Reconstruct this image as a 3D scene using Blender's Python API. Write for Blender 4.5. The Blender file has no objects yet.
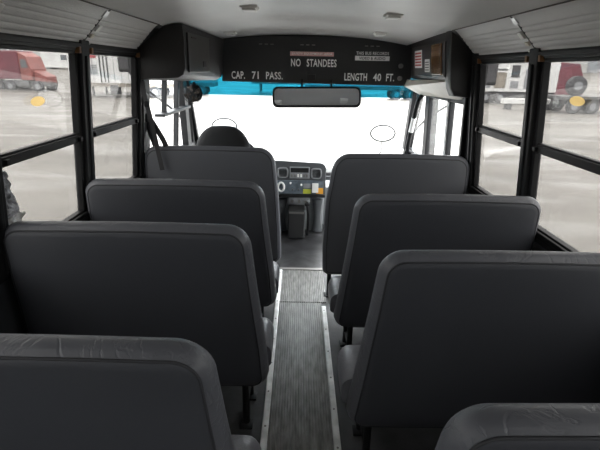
import bpy, bmesh, math, random
from mathutils import Vector, Matrix
from math import radians, sin, cos, pi
random.seed(7)
S = bpy.context.scene
C = S.collection

# ------------------------------------------------------------------ camera
PITCH, YAW, ROLL = radians(19.12), radians(0.36), radians(1.1)
cd = bpy.data.cameras.new('camera'); cam = bpy.data.objects.new('camera', cd); C.objects.link(cam)
cd.sensor_fit = 'HORIZONTAL'; cd.sensor_width = 36; cd.lens = 450 / 600 * 36
cd.clip_start = 0.05; cd.clip_end = 900
f = Vector((sin(YAW)*cos(PITCH), cos(YAW)*cos(PITCH), -sin(PITCH)))
r = Vector((cos(YAW), -sin(YAW), 0)); u = r.cross(f)
r2 = cos(ROLL)*r + sin(ROLL)*u; u2 = -sin(ROLL)*r + cos(ROLL)*u
m = Matrix((r2, u2, -f)).transposed().to_4x4(); m.translation = Vector((0, 0, 1.56))
cam.matrix_world = m
S.camera = cam

# ------------------------------------------------------------------ world, exposure
W = bpy.data.worlds.new('overcast_sky'); S.world = W; W.use_nodes = True
nt = W.node_tree; nt.nodes.clear()
out = nt.nodes.new('ShaderNodeOutputWorld'); bg = nt.nodes.new('ShaderNodeBackground')
tc = nt.nodes.new('ShaderNodeTexCoord'); sp = nt.nodes.new('ShaderNodeSeparateXYZ')
rp = nt.nodes.new('ShaderNodeValToRGB')
nt.links.new(tc.outputs['Generated'], sp.inputs[0]); nt.links.new(sp.outputs['Z'], rp.inputs[0])
nt.links.new(rp.outputs[0], bg.inputs[0]); nt.links.new(bg.outputs[0], out.inputs[0])
rp.color_ramp.elements[0].position = 0.0; rp.color_ramp.elements[0].color = (.80, .84, .88, 1)
rp.color_ramp.elements[1].position = 0.6; rp.color_ramp.elements[1].color = (1, 1, 1, 1)
bg.inputs[1].default_value = 5.6
S.view_settings.view_transform = 'Standard'; S.view_settings.look = 'None'
S.view_settings.exposure = 1.15; S.view_settings.gamma = 1; S.view_settings.use_curve_mapping = False
S.cycles.max_bounces = 12; S.cycles.diffuse_bounces = 6; S.cycles.transparent_max_bounces = 24

# ------------------------------------------------------------------ materials
def mat(name, col, rough=.6, metal=0, spec=.5, bump=0, bscale=60, var=0, vscale=4, emit=None, coat=0, stretch=None):
    M = bpy.data.materials.new(name); M.use_nodes = True
    t = M.node_tree; b = t.nodes['Principled BSDF']
    b.inputs['Base Color'].default_value = (*col, 1); b.inputs['Roughness'].default_value = rough
    b.inputs['Metallic'].default_value = metal; b.inputs['Specular IOR Level'].default_value = spec
    if coat: b.inputs['Coat Weight'].default_value = coat
    if bump or var:
        co = t.nodes.new('ShaderNodeTexCoord'); mp = t.nodes.new('ShaderNodeMapping')
        t.links.new(co.outputs['Object'], mp.inputs[0])
        if stretch: mp.inputs['Scale'].default_value = stretch
    if bump:
        n = t.nodes.new('ShaderNodeTexNoise'); n.inputs['Scale'].default_value = bscale; n.inputs['Detail'].default_value = 3
        bp = t.nodes.new('ShaderNodeBump'); bp.inputs['Strength'].default_value = bump; bp.inputs['Distance'].default_value = .004
        t.links.new(mp.outputs[0], n.inputs[0]); t.links.new(n.outputs[0], bp.inputs['Height']); t.links.new(bp.outputs[0], b.inputs['Normal'])
    if var:
        n = t.nodes.new('ShaderNodeTexNoise'); n.inputs['Scale'].default_value = vscale; n.inputs['Detail'].default_value = 4
        cr = t.nodes.new('ShaderNodeValToRGB')
        cr.color_ramp.elements[0].position = .35; cr.color_ramp.elements[1].position = .68
        cr.color_ramp.elements[0].color = (*[c*(1-var) for c in col], 1); cr.color_ramp.elements[1].color = (*[min(1, c*(1+var)) for c in col], 1)
        t.links.new(mp.outputs[0], n.inputs[0]); t.links.new(n.outputs[0], cr.inputs[0]); t.links.new(cr.outputs[0], b.inputs['Base Color'])
    if emit:
        b.inputs['Emission Color'].default_value = (*emit[0], 1); b.inputs['Emission Strength'].default_value = emit[1]
    return M

def vinyl(name, col, rough, wr=.35):
    """padded vinyl: fine grain plus long soft creases"""
    M = bpy.data.materials.new(name); M.use_nodes = True
    t = M.node_tree; b = t.nodes['Principled BSDF']
    b.inputs['Base Color'].default_value = (*col, 1); b.inputs['Roughness'].default_value = rough
    co = t.nodes.new('ShaderNodeTexCoord')
    n1 = t.nodes.new('ShaderNodeTexNoise'); n1.inputs['Scale'].default_value = 420; n1.inputs['Detail'].default_value = 2
    n2 = t.nodes.new('ShaderNodeTexNoise'); n2.inputs['Scale'].default_value = 9; n2.inputs['Detail'].default_value = 5; n2.inputs['Distortion'].default_value = 1.6
    n3 = t.nodes.new('ShaderNodeTexNoise'); n3.inputs['Scale'].default_value = 3; n3.inputs['Detail'].default_value = 3
    for n in (n1, n2, n3): t.links.new(co.outputs['Object'], n.inputs[0])
    b1 = t.nodes.new('ShaderNodeBump'); b1.inputs['Strength'].default_value = .25; b1.inputs['Distance'].default_value = .0012
    # creases: ridge of noise
    mth = t.nodes.new('ShaderNodeMath'); mth.operation = 'SUBTRACT'; mth.inputs[1].default_value = .5
    ab = t.nodes.new('ShaderNodeMath'); ab.operation = 'ABSOLUTE'
    rg = t.nodes.new('ShaderNodeMapRange'); rg.inputs[1].default_value = 0; rg.inputs[2].default_value = .035
    t.links.new(n2.outputs[0], mth.inputs[0]); t.links.new(mth.outputs[0], ab.inputs[0]); t.links.new(ab.outputs[0], rg.inputs[0])
    b2 = t.nodes.new('ShaderNodeBump'); b2.inputs['Strength'].default_value = wr; b2.inputs['Distance'].default_value = .0035
    t.links.new(n1.outputs[0], b1.inputs['Height']); t.links.new(rg.outputs[0], b2.inputs['Height'])
    t.links.new(b1.outputs[0], b2.inputs['Normal']); t.links.new(b2.outputs[0], b.inputs['Normal'])
    mr = t.nodes.new('ShaderNodeMapRange'); mr.inputs[3].default_value = rough-.07; mr.inputs[4].default_value = rough+.1
    t.links.new(n3.outputs[0], mr.inputs[0]); t.links.new(mr.outputs[0], b.inputs['Roughness'])
    return M

def glass(name, tint, haze=0.0, gloss=1.0):
    M = bpy.data.materials.new(name); M.use_nodes = True
    t = M.node_tree; t.nodes.clear()
    o = t.nodes.new('ShaderNodeOutputMaterial')
    tr = t.nodes.new('ShaderNodeBsdfTransparent'); tr.inputs[0].default_value = (*tint, 1)
    gl = t.nodes.new('ShaderNodeBsdfGlossy'); gl.inputs['Roughness'].default_value = .02
    lw = t.nodes.new('ShaderNodeLayerWeight'); lw.inputs[0].default_value = .5
    pw = t.nodes.new('ShaderNodeMath'); pw.operation = 'POWER'; pw.inputs[1].default_value = 5
    ma = t.nodes.new('ShaderNodeMath'); ma.operation = 'MULTIPLY_ADD'; ma.inputs[1].default_value = .5*gloss; ma.inputs[2].default_value = .025*gloss
    mx = t.nodes.new('ShaderNodeMixShader')
    t.links.new(lw.outputs['Facing'], pw.inputs[0]); t.links.new(pw.outputs[0], ma.inputs[0]); t.links.new(ma.outputs[0], mx.inputs[0])
    src = tr.outputs[0]
    if haze:
        tl = t.nodes.new('ShaderNodeBsdfTranslucent'); tl.inputs[0].default_value = (.9, .9, .9, 1)
        m2 = t.nodes.new('ShaderNodeMixShader'); m2.inputs[0].default_value = haze
        t.links.new(tr.outputs[0], m2.inputs[1]); t.links.new(tl.outputs[0], m2.inputs[2]); src = m2.outputs[0]
    t.links.new(src, mx.inputs[1]); t.links.new(gl.outputs[0], mx.inputs[2]); t.links.new(mx.outputs[0], o.inputs[0])
    return M

M = {}
M['vinyl'] = vinyl('charcoal_vinyl', (.056, .059, .070), .50, .05)
M['lit_wrap'] = vinyl('charcoal_vinyl_lit_gusset', (.112, .116, .132), .38, .33)  # same vinyl in a lighter tone, painting the windshield sheen on seat edges
M['cushion'] = vinyl('cushion_vinyl', (.17, .173, .195), .42, .2)
M['barrier'] = vinyl('lit_barrier_vinyl', (.105, .109, .122), .5, .08)  # seat vinyl lightened to paint in the soft light on the barriers
M['piping'] = mat('black_piping', (.038, .039, .045), .7)
M['black_metal'] = mat('black_painted_metal', (.010, .010, .011), .5, 0, .2, .1, 40)
M['pillar'] = mat('dark_pillar_paint', (.014, .014, .015), .5, 0, .22, .1, 30)
M['wall'] = mat('dark_grey_wall_panel', (.04, .043, .048), .5, 0, .5, .1, 30, .15, 3)
M['ceiling'] = mat('grey_ceiling_paint', (.66, .652, .635), .36, 0, .5, .15, 5, .07, 2.5)
M['panel'] = mat('perforated_panel', (.70, .69, .67), .5, 0, .5, .5, 260, .10, 7, stretch=(1, .25, 1))
M['seam'] = mat('brown_seam', (.05, .035, .025), .6)
M['floor'] = mat('black_rubber_floor', (.045, .045, .047), .45, 0, .5, .3, 25, .5, 6)
M['ribbed'] = mat('worn_ribbed_rubber', (.21, .205, .195), .40, 0, .5, .3, 60, .38, 16, stretch=(2.5, .6, 1))
M['alu'] = mat('worn_aluminium', (.88, .88, .86), .42, .3, .5, .2, 50, .22, 12)
M['steel'] = mat('screw_steel', (.25, .24, .23), .4, .8)
M['cap'] = mat('black_textured_plastic', (.026, .025, .025), .5, 0, .35, .5, 180)
M['header'] = mat('header_black', (.026, .026, .026), .55, 0, .4, .2, 120)
M['door_plate'] = mat('brushed_dark_plate', (.045, .041, .038), .42, 0, .5, .1, 90, .2, 8)
M['light_panel'] = mat('cream_grey_panel', (.55, .52, .46), .45, 0, .5, .1, 20, .1, 5)
M['white'] = mat('white_plastic', (.88, .87, .83), .45)
M['lettering'] = mat('white_lettering', (.88, .88, .86), .5)
M['cream'] = mat('cream_plastic', (.84, .80, .68), .5)
M['amber'] = mat('brown_amber_plastic', (.22, .10, .035), .3)
M['wood'] = mat('amber_brown_lens', (.16, .075, .02), .22, 0, .6, .1, 10, .6, 16, coat=.3)
M['pink'] = mat('faded_red_label', (.70, .40, .38), .5, 0, .5, 0, 1, .15, 60)
M['label_white'] = mat('label_white', (.88, .87, .85), .5)
M['label_black'] = mat('label_black', (.02, .02, .02), .5)
M['red_ink'] = mat('red_ink', (.45, .05, .04), .5)
M['dash'] = mat('dash_grey', (0.076, 0.080, 0.085), .5, 0, .5, .3, 150)
M['dash_light'] = mat('dash_mid_grey', (0.272, 0.281, 0.289), .5, 0, .5, .2, 100)
M['dash_blue'] = mat('switch_plate_slate', (0.119, 0.145, 0.170), .42, 0, .5, 0, 1, .25, 30)
M['dark_void'] = mat('black_recess', (.006, .006, .006), .5)
M['fabric'] = mat('black_seat_fabric', (.012, .0115, .012), .85, 0, .3, .4, 300)
M['webbing'] = mat('black_webbing', (.016, .016, .018), .6, 0, .5, .3, 400)
M['yellow'] = mat('yellow_green_label', (.55, .58, .06), .5)
M['orange'] = mat('orange_label', (.70, .33, .03), .5)
M['mirror'] = mat('mirror_silver', (.62, .65, .69), .03, 1)
M['chrome'] = mat('chrome', (.75, .75, .76), .12, 1)
M['tape'] = mat('torn_grey_tape', (.34, .34, .36), .45, 0, .6, .9, 30, .85, 22)
M['tape_white'] = mat('torn_backing', (.8, .77, .70), .6, 0, .5, .8, 40, .5, 26)
M['lot_white'] = mat('white_truck_paint', (0.62, 0.62, 0.62), .4, 0, .5, 0, 1, .12, .6)
M['lot_red'] = mat('red_truck_paint', (0.13, 0.02, 0.034), .4, 0, .5, 0, 1, .2, .8)
M['lot_lightred'] = mat('faded_red_paint', (0.24, 0.065, 0.055), .4, 0, .5, 0, 1, .15, .8)
M['lot_grey'] = mat('grey_chassis', (0.094, 0.094, 0.096), .6, 0, .5, 0, 1, .4, 1.5)
M['lot_dark'] = mat('dark_rubber', (.05, .05, .055), .7, 0, .5, 0, 1, .3, 3)
M['lot_trailer'] = mat('grey_trailer', (0.231, 0.237, 0.253), .5, 0, .5, 0, 1, .1, .5)
M['lot_tan'] = mat('tan_skirt', (0.231, 0.204, 0.171), .6, 0, .5, 0, 1, .25, 2)
M['lot_pink'] = mat('red_stripe', (0.330, 0.066, 0.077), .5)
M['lot_window'] = mat('truck_window', (.10, .11, .12), .15)
M['building'] = mat('pale_building_wall', (0.42, 0.42, 0.41), .7, 0, .5, 0, 1, .12, .2)
M['bus_body'] = mat('white_bus_hood', (.75, .75, .73), .3, coat=.4)
M['reflection_yellow'] = bpy.data.materials.new('yellow_reflection_oval'); M['reflection_yellow'].use_nodes = True  # translucent yellow that paints a mirror reflection onto the glass
_t = M['reflection_yellow'].node_tree; _t.nodes.clear(); _o = _t.nodes.new('ShaderNodeOutputMaterial'); _a = _t.nodes.new('ShaderNodeBsdfTranslucent'); _b = _t.nodes.new('ShaderNodeBsdfTransparent')
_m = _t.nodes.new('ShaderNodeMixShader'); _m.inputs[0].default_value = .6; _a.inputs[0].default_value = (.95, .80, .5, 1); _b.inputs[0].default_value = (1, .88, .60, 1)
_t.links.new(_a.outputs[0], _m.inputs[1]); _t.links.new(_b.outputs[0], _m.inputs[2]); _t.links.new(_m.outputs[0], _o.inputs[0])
M['glass_side'] = glass('tinted_side_glass', (.435, .430, .418), .010)
M['glass_front'] = glass('clear_windshield', (.97, .98, .98), .003, .8)
M['glass_door'] = glass('clear_door_glass', (.96, .97, .97), .003, .8)
M['glass_blue'] = glass('blue_sunshade_tint', (.09, .37, .45), .008, .8)

# wet worn parking lot
G = bpy.data.materials.new('wet_concrete_lot'); G.use_nodes = True; M['ground'] = G
t = G.node_tree; b = t.nodes['Principled BSDF']
co = t.nodes.new('ShaderNodeTexCoord'); mp = t.nodes.new('ShaderNodeMapping'); mp.inputs['Scale'].default_value = (.35, 1, 1)
t.links.new(co.outputs['Object'], mp.inputs[0])
n1 = t.nodes.new('ShaderNodeTexNoise'); n1.inputs['Scale'].default_value = .45; n1.inputs['Detail'].default_value = 7; n1.inputs['Roughness'].default_value = .6
n2 = t.nodes.new('ShaderNodeTexNoise'); n2.inputs['Scale'].default_value = .6; n2.inputs['Detail'].default_value = 6; n2.inputs['Distortion'].default_value = .6
t.links.new(mp.outputs[0], n1.inputs[0]); t.links.new(mp.outputs[0], n2.inputs[0])
cr = t.nodes.new('ShaderNodeValToRGB'); e = cr.color_ramp.elements
e[0].position = .32; e[0].color = (.115, .107, .098, 1); e[1].position = .70; e[1].color = (.205, .192, .175, 1)
t.links.new(n1.outputs[0], cr.inputs[0]); t.links.new(cr.outputs[0], b.inputs['Base Color'])
rr = t.nodes.new('ShaderNodeValToRGB'); e = rr.color_ramp.elements
e[0].position = .36; e[0].color = (.30, .30, .30, 1); e[1].position = .52; e[1].color = (.62, .62, .62, 1)
t.links.new(n2.outputs[0], rr.inputs[0]); t.links.new(rr.outputs[0], b.inputs['Roughness'])

# ------------------------------------------------------------------ mesh helpers
def new(): return bmesh.new()

def box(bm, x0, x1, y0, y1, z0, z1, bev=0, seg=2, mtx=None):
    g = bmesh.ops.create_cube(bm, size=1)
    vs = g['verts']
    bmesh.ops.scale(bm, vec=(abs(x1-x0), abs(y1-y0), abs(z1-z0)), verts=vs)
    bmesh.ops.translate(bm, vec=((x0+x1)/2, (y0+y1)/2, (z0+z1)/2), verts=vs)
    if bev:
        es = list({e for v in vs for e in v.link_edges})
        rs = bmesh.ops.bevel(bm, geom=es, offset=bev, segments=seg, affect='EDGES', profile=.5)
        vs = list({v for fc in rs['faces'] for v in fc.verts} | {v for v in vs if v.is_valid})
    if mtx: bmesh.ops.transform(bm, matrix=mtx, verts=vs)
    return vs

def hexa(bm, p):
    """8 corners: bottom 4 ccw, top 4 ccw"""
    v = [bm.verts.new(q) for q in p]
    for q in ((3, 2, 1, 0), (4, 5, 6, 7), (0, 1, 5, 4), (1, 2, 6, 5), (2, 3, 7, 6), (3, 0, 4, 7)):
        bm.faces.new([v[i] for i in q])
    return v

def loft(bm, rings, caps=True, closed=True):
    R = [[bm.verts.new(p) for p in ring] for ring in rings]
    n = len(R[0])
    for a, b_ in zip(R, R[1:]):
        for i in range(n if closed else n-1):
            j = (i+1) % n
            bm.faces.new((a[i], a[j], b_[j], b_[i]))
    if caps and closed:
        bm.faces.new(R[0][::-1]); bm.faces.new(R[-1])
    return R

def tube(bm, pts, rad, n=10, closed=False, flat=None):
    pts = [Vector(p) for p in pts]; N = len(pts); rings = []
    prev = None
    for i, p in enumerate(pts):
        a = pts[(i-1) % N] if (closed or i > 0) else p
        c = pts[(i+1) % N] if (closed or i < N-1) else p
        d = (c-a).normalized()
        if prev is None:
            prev = Vector((0, 0, 1)) if abs(d.z) < .9 else Vector((1, 0, 0))
        s = d.cross(prev).normalized(); up = s.cross(d).normalized(); prev = up
        rr = rad[i] if isinstance(rad, (list, tuple)) else rad
        k1, k2 = flat or (1, 1)
        rings.append([p + s*cos(2*pi*j/n)*rr*k1 + up*sin(2*pi*j/n)*rr*k2 for j in range(n)])
    if closed:
        rings.append(rings[0])
        R = [[bm.verts.new(q) for q in ring] for ring in rings[:-1]]; R.append(R[0])
        for a, b_ in zip(R, R[1:]):
            for i in range(n): bm.faces.new((a[i], a[(i+1) % n], b_[(i+1) % n], b_[i]))
    else: loft(bm, rings)

def cyl(bm, p0, p1, rad, n=16): tube(bm, [p0, p1], rad, n)

def prism_y(bm, poly, y0, y1):
    """polygon in (x,z) extruded along y"""
    loft(bm, [[(x, y0, z) for x, z in poly], [(x, y1, z) for x, z in poly]])
def prism_x(bm, poly, x0, x1):
    loft(bm, [[(x0, y, z) for y, z in poly], [(x1, y, z) for y, z in poly]])

def smooth_curve(pts, k=6):
    P = [Vector(p) for p in pts]; res = []
    for i in range(len(P)-1):
        a = P[max(i-1, 0)]; b_ = P[i]; c = P[i+1]; d = P[min(i+2, len(P)-1)]
        for j in range(k):
            s = j/k
            res.append(.5*((2*b_) + (-a+c)*s + (2*a-5*b_+4*c-d)*s*s + (-a+3*b_-3*c+d)*s**3))
    res.append(P[-1]); return res

def wloc(o):
    v = Vector((0, 0, 0))
    while o: v += o.location; o = o.parent
    return v

def obj(name, bm, m_, parent=None, smooth=False, bev=0):
    me = bpy.data.meshes.new(name)
    bmesh.ops.recalc_face_normals(bm, faces=bm.faces[:])
    if smooth == 'all':
        for fc in bm.faces: fc.smooth = True
    elif smooth:
        for fc in bm.faces: fc.smooth = True
        for e_ in bm.edges:
            if len(e_.link_faces) == 2 and e_.calc_face_angle(0) > radians(38): e_.smooth = False
    if parent:
        bmesh.ops.translate(bm, vec=-wloc(parent), verts=bm.verts[:]); off = Vector((0, 0, 0))
    else:
        lo = Vector([min(v.co[i] for v in bm.verts) for i in range(3)]); hi = Vector([max(v.co[i] for v in bm.verts) for i in range(3)])
        off = Vector(((lo.x+hi.x)/2, (lo.y+hi.y)/2, lo.z))
        bmesh.ops.translate(bm, vec=-off, verts=bm.verts[:])
    bm.to_mesh(me); bm.free(); me.materials.append(M[m_] if isinstance(m_, str) else m_)
    o = bpy.data.objects.new(name, me); C.objects.link(o); o.location = off
    if parent: o.parent = parent
    if bev:
        bv = o.modifiers.new('bevel', 'BEVEL'); bv.width = bev; bv.segments = 2; bv.limit_method = 'ANGLE'; bv.angle_limit = radians(40)
    return o

def tag(o, label, cat, group=None):
    o['label'] = label; o['category'] = cat
    if group: o['group'] = group
    return o
def thing(name, label, cat, loc=(0, 0, 0), group=None):
    o = bpy.data.objects.new(name, None); o.empty_display_size = .1; C.objects.link(o); o.location = loc
    return tag(o, label, cat, group)
def struct(name, bm, m_, **k):
    o = obj(name, bm, m_, **k); o['kind'] = 'structure'; return o
def struct_empty(name, loc=(0, 0, 0)):
    o = bpy.data.objects.new(name, None); C.objects.link(o); o.location = loc; o['kind'] = 'structure'; return o
def copy_tree(o, parent=None):
    c = o.copy(); C.objects.link(c); c.parent = parent
    for ch in list(o.children): copy_tree(ch, c)
    return c

def letters(name, s, w, h, loc, parent, m_='lettering', rot=(pi/2, 0, 0), bold=.012, label=None, thick=.0012):
    """text fitted to a w x h box whose lower left corner is loc"""
    cu = bpy.data.curves.new(name, 'FONT'); cu.body = s; cu.size = 1; cu.offset = bold; cu.extrude = 0
    cu.space_character = 1.08; cu.resolution_u = 3
    tmp = bpy.data.objects.new('tmp', cu); C.objects.link(tmp)
    dg = bpy.context.evaluated_depsgraph_get()
    me = bpy.data.meshes.new_from_object(tmp.evaluated_get(dg))
    bpy.data.objects.remove(tmp); bpy.data.curves.remove(cu)
    bm = new(); bm.from_mesh(me); bpy.data.meshes.remove(me)
    xs = [v.co.x for v in bm.verts]; ys = [v.co.y for v in bm.verts]
    for v in bm.verts:
        v.co.x = (v.co.x-min(xs))*1.0; v.co.y = (v.co.y-min(ys))*1.0
    sx = w/(max(xs)-min(xs)); sy = h/(max(ys)-min(ys))
    bmesh.ops.scale(bm, vec=(sx, sy, 1), verts=bm.verts[:])
    g = bmesh.ops.extrude_face_region(bm, geom=bm.faces[:])
    bmesh.ops.translate(bm, vec=(0, 0, thick), verts=[v for v in g['geom'] if isinstance(v, bmesh.types.BMVert)])
    from mathutils import Euler
    bmesh.ops.transform(bm, matrix=Matrix.Translation(loc) @ Euler(rot).to_matrix().to_4x4(), verts=bm.verts[:])
    o = obj(name, bm, m_, parent)
    if label: o['label'] = label
    return o

# ------------------------------------------------------------------ bus shell
CX = .033
def wx(side, z):            # inner wall face, leaning in above the sill
    lean = .0875*max(0, z-.85)
    return (-1.10+lean) if side < 0 else (1.165-lean)
def wbox(bm, s, y0, y1, z0, z1, din, dout):
    """block on the side wall: din metres inside the wall face, dout metres outside it"""
    p = []
    for z in (z0, z1):
        a = wx(s, z) - s*din; c = wx(s, z) + s*dout
        p += [(a, y0, z), (c, y0, z), (c, y1, z), (a, y1, z)]
    hexa(bm, p)
YR = -2.9                   # rear end of the bus
Z_SILL, Z_TOP, Z_RAIL = .83, 1.622, 1.225
# floor (with an entry step well at the right front) -------------------
bm = new()
box(bm, -1.14, 1.20, YR, 3.16, -.06, 0)
box(bm, -1.14, .42, 3.16, 4.9, -.06, 0)
box(bm, .42, 1.20, 4.12, 4.95, -.06, 0)
struct('floor', bm, 'floor')
bm = new()
box(bm, .42, 1.20, 3.16, 4.12, -.62, -.56); box(bm, .42, .74, 3.16, 4.12, -.56, -.30)
box(bm, .40, .42, 3.16, 4.12, -.62, -.06); box(bm, .42, 1.2, 3.14, 3.16, -.62, -.06); box(bm, .42, 1.2, 4.12, 4.14, -.62, -.06)
struct('trim_1', bm, 'floor')
# roof ------------------------------------------------------------------
def roofz(x, y=0):
    tt = min(1, abs(x-CX)/.893)
    dip = 0 if y < 3.1 else .03*(y-3.1)/1.1
    return 1.872 - .072*tt**2.2 - dip
bm = new()
xs = [CX-.893+1.786*i/28 for i in range(29)]
yy = [YR+(2.97-YR)*j/10 for j in range(11)] + [3.3, 3.7, 4.25]
vs = [[bm.verts.new((x, y, roofz(x, y))) for x in xs] for y in yy]
vt = [[bm.verts.new((x, y, roofz(x, y)+.05)) for x in xs] for y in yy]
for j in range(len(yy)-1):
    for i in range(28):
        bm.faces.new((vs[j][i], vs[j+1][i], vs[j+1][i+1], vs[j][i+1]))
        bm.faces.new((vt[j][i], vt[j][i+1], vt[j+1][i+1], vt[j+1][i]))
for i in range(28):
    bm.faces.new((vs[0][i], vs[0][i+1], vt[0][i+1], vt[0][i])); bm.faces.new((vs[-1][i], vt[-1][i], vt[-1][i+1], vs[-1][i+1]))
for j in range(len(yy)-1):
    bm.faces.new((vs[j][0], vt[j][0], vt[j+1][0], vs[j+1][0])); bm.faces.new((vs[j][-1], vs[j+1][-1], vt[j+1][-1], vt[j][-1]))
struct('ceiling', bm, 'ceiling', smooth=True)
# outer roof skin closing the corners
bm = new()
for s in (-1, 1):
    a = CX+s*.90; c = CX+s*1.30
    c = CX+s*1.19
    hexa(bm, [(c-s*.04, YR, 1.655), (c, YR, 1.655), (c, 4.9, 1.655), (c-s*.04, 4.9, 1.655),
              (c-s*.12, YR, 1.80), (c-s*.06, YR, 1.82), (c-s*.06, 4.9, 1.82), (c-s*.12, 4.9, 1.80)])
    hexa(bm, [(a, YR, 1.90), (c-s*.08, YR, 1.80), (c-s*.08, 4.9, 1.80), (a, 4.9, 1.90),
              (a, YR, 1.93), (c-s*.06, YR, 1.83), (c-s*.06, 4.9, 1.83), (a, 4.9, 1.93)])
box(bm, CX-.92, CX+.92, YR, 4.5, 1.925, 1.94)
struct('trim_2', bm, 'pillar')

posts = {-1: [3.05], 1: [2.935]}
for s, c0 in ((-1, 2.255), (1, 2.20)):
    y = c0
    while y > YR+.1: posts[s].append(y); y -= .74
for s, nm in ((-1, 'left'), (1, 'right')):
    front = posts[s][0]
    bm = new()
    wbox(bm, s, YR, 3.12 if s > 0 else 4.45, 0, Z_SILL-.03, 0, .07)
    if s < 0: wbox(bm, s, 4.35, 4.9, 0, .80, 0, .07)
    else: wbox(bm, s, 4.04, 4.9, 0, .80, 0, .07)
    struct('wall_'+nm, bm, 'wall')
    bm = new()          # sill rail with an inner lip
    wbox(bm, s, YR, front+.06, Z_SILL-.03, Z_SILL, .03, .07)
    wbox(bm, s, YR, front+.06, Z_SILL, Z_SILL+.022, .03, -.012)
    struct('trim_%d' % (3 if s < 0 else 4), bm, 'black_metal', bev=.004)
    bm = new()          # black rail above the windows
    wbox(bm, s, YR, front+.10, Z_TOP, 1.668, .018, .022)
    wbox(bm, s, YR, front+.10, Z_TOP+.012, Z_TOP+.03, .03, -.01)
    struct('trim_%d' % (5 if s < 0 else 6), bm, 'black_metal', bev=.003)
    bm = new()          # wall posts
    for i, y in enumerate(posts[s]):
        hw = .042
        wbox(bm, s, y-hw, y+hw+(.05 if i == 0 else 0), Z_SILL-.02, 1.668, .03, .022)
        wbox(bm, s, y-.012, y+.012, Z_SILL, 1.60, .040, -.02)
    struct('trim_%d' % (7 if s < 0 else 8), bm, 'pillar', bev=.005)

# lower wall kick ledge
for s, nm in ((-1, 'left'), (1, 'right')):
    bm = new(); wbox(bm, s, YR, 3.0, 0, .10, .02, 0); wbox(bm, s, YR, 3.0, .30, .34, .02, 0)
    struct('baseboard_'+nm, bm, 'pillar', bev=.004)

# side windows ------------------------------------------------------------
wn = 0
def side_window(s, y0, y1):
    global wn
    wn += 1
    w = struct_empty('window_%d' % wn, (wx(s, Z_SILL), (y0+y1)/2, Z_SILL))
    fw = .026
    gm = 'glass_side'
    bm = new()
    wbox(bm, s, y0, y0+fw, Z_SILL, Z_TOP, .012, .022); wbox(bm, s, y1-fw, y1, Z_SILL, Z_TOP, .012, .022)
    wbox(bm, s, y0, y1, Z_SILL, Z_SILL+.03, .012, .022); wbox(bm, s, y0, y1, Z_TOP-.014, Z_TOP, .012, .022)
    obj('window_frame', bm, 'black_metal', w, bev=.003)
    bm = new()
    wbox(bm, s, y0+fw, y1-fw, Z_RAIL-.018, Z_RAIL+.018, .016, .020); wbox(bm, s, y0+fw, y1-fw, Z_RAIL+.018, Z_RAIL+.026, .004, .02)
    obj('sash_rail', bm, 'pillar', w, bev=.003)
    bm = new(); wbox(bm, s, y0+fw-.006, y1-fw+.006, Z_RAIL, Z_TOP-.004, -.016, .021); g1 = obj('glass', bm, gm, w); g1['label'] = 'upper tinted pane'
    bm = new(); wbox(bm, s, y0+fw-.006, y1-fw+.006, Z_SILL+.01, Z_RAIL, -.010, .015); g2 = obj('glass', bm, gm, w); g2['label'] = 'lower tinted pane'
    for y in (y0+.012, y1-.030):
        bm = new(); wbox(bm, s, y, y+.02, Z_TOP-.012, Z_TOP+.016, .034, -.012)
        lt = obj('sash_latch', bm, 'amber', w, bev=.002); lt['label'] = 'small amber brown latch'
    for y in (y0+fw+.004, y1-fw-.03):
        bm = new(); wbox(bm, s, y, y+.026, Z_RAIL-.012, Z_RAIL+.01, .03, -.012)
        obj('finger_latch', bm, 'black_metal', w, bev=.002)
for s in (-1, 1):
    P = posts[s]
    for i in range(len(P)-1): side_window(s, P[i+1]+.042, P[i]-.042)

# perforated sloping panels between windows and ceiling ----------------------
tn = 9
def slope_pts(s, n=30):
    """profile from the window rail up to the ceiling edge, with shallow grooves"""
    P2 = Vector((wx(s, 1.66) - s*.012, 1.652)); P1 = Vector((CX+s*.935, 1.772)); P0 = Vector((CX+s*.893, 1.802))
    prof = []
    for k in range(n+1):
        a = k/n; q = P2.lerp(P1, a)
        nrm = Vector((-(P1-P2).y, (P1-P2).x)).normalized()*(1 if s > 0 else -1)
        g = 0
        for gc in (.12, .30, .48, .66, .84):
            if abs(a-gc) < .02: g = -.004
        prof.append(q - nrm*g*-1)
    prof += [P1.lerp(P0, .5)+Vector((0, .004)), P0]
    return prof
for s in (-1, 1):
    P = posts[s]; prof = slope_pts(s)
    joints = [2.99 if s < 0 else 2.97] + [y for y in P[1:]] + [YR]
    for i in range(len(joints)-1):
        y1, y0 = joints[i]-.006, joints[i+1]+.006
        bm = new()
        back = [p+Vector((s*.012, .012)) for p in prof[::-1]]
        ring = [(p.x, p.y) for p in prof] + [(p.x, p.y) for p in back]
        prism_y(bm, ring, y0, y1)
        struct('trim_%d' % tn, bm, 'panel', smooth=True); tn += 1
    # dark seam along the ceiling edge
    bm = new(); x = CX+s*.893
    tube(bm, [(x, YR, 1.800), (x, 2.98, 1.800)], .0045, 8)
    struct('trim_%d' % tn, bm, 'seam', smooth=True); tn += 1

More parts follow.
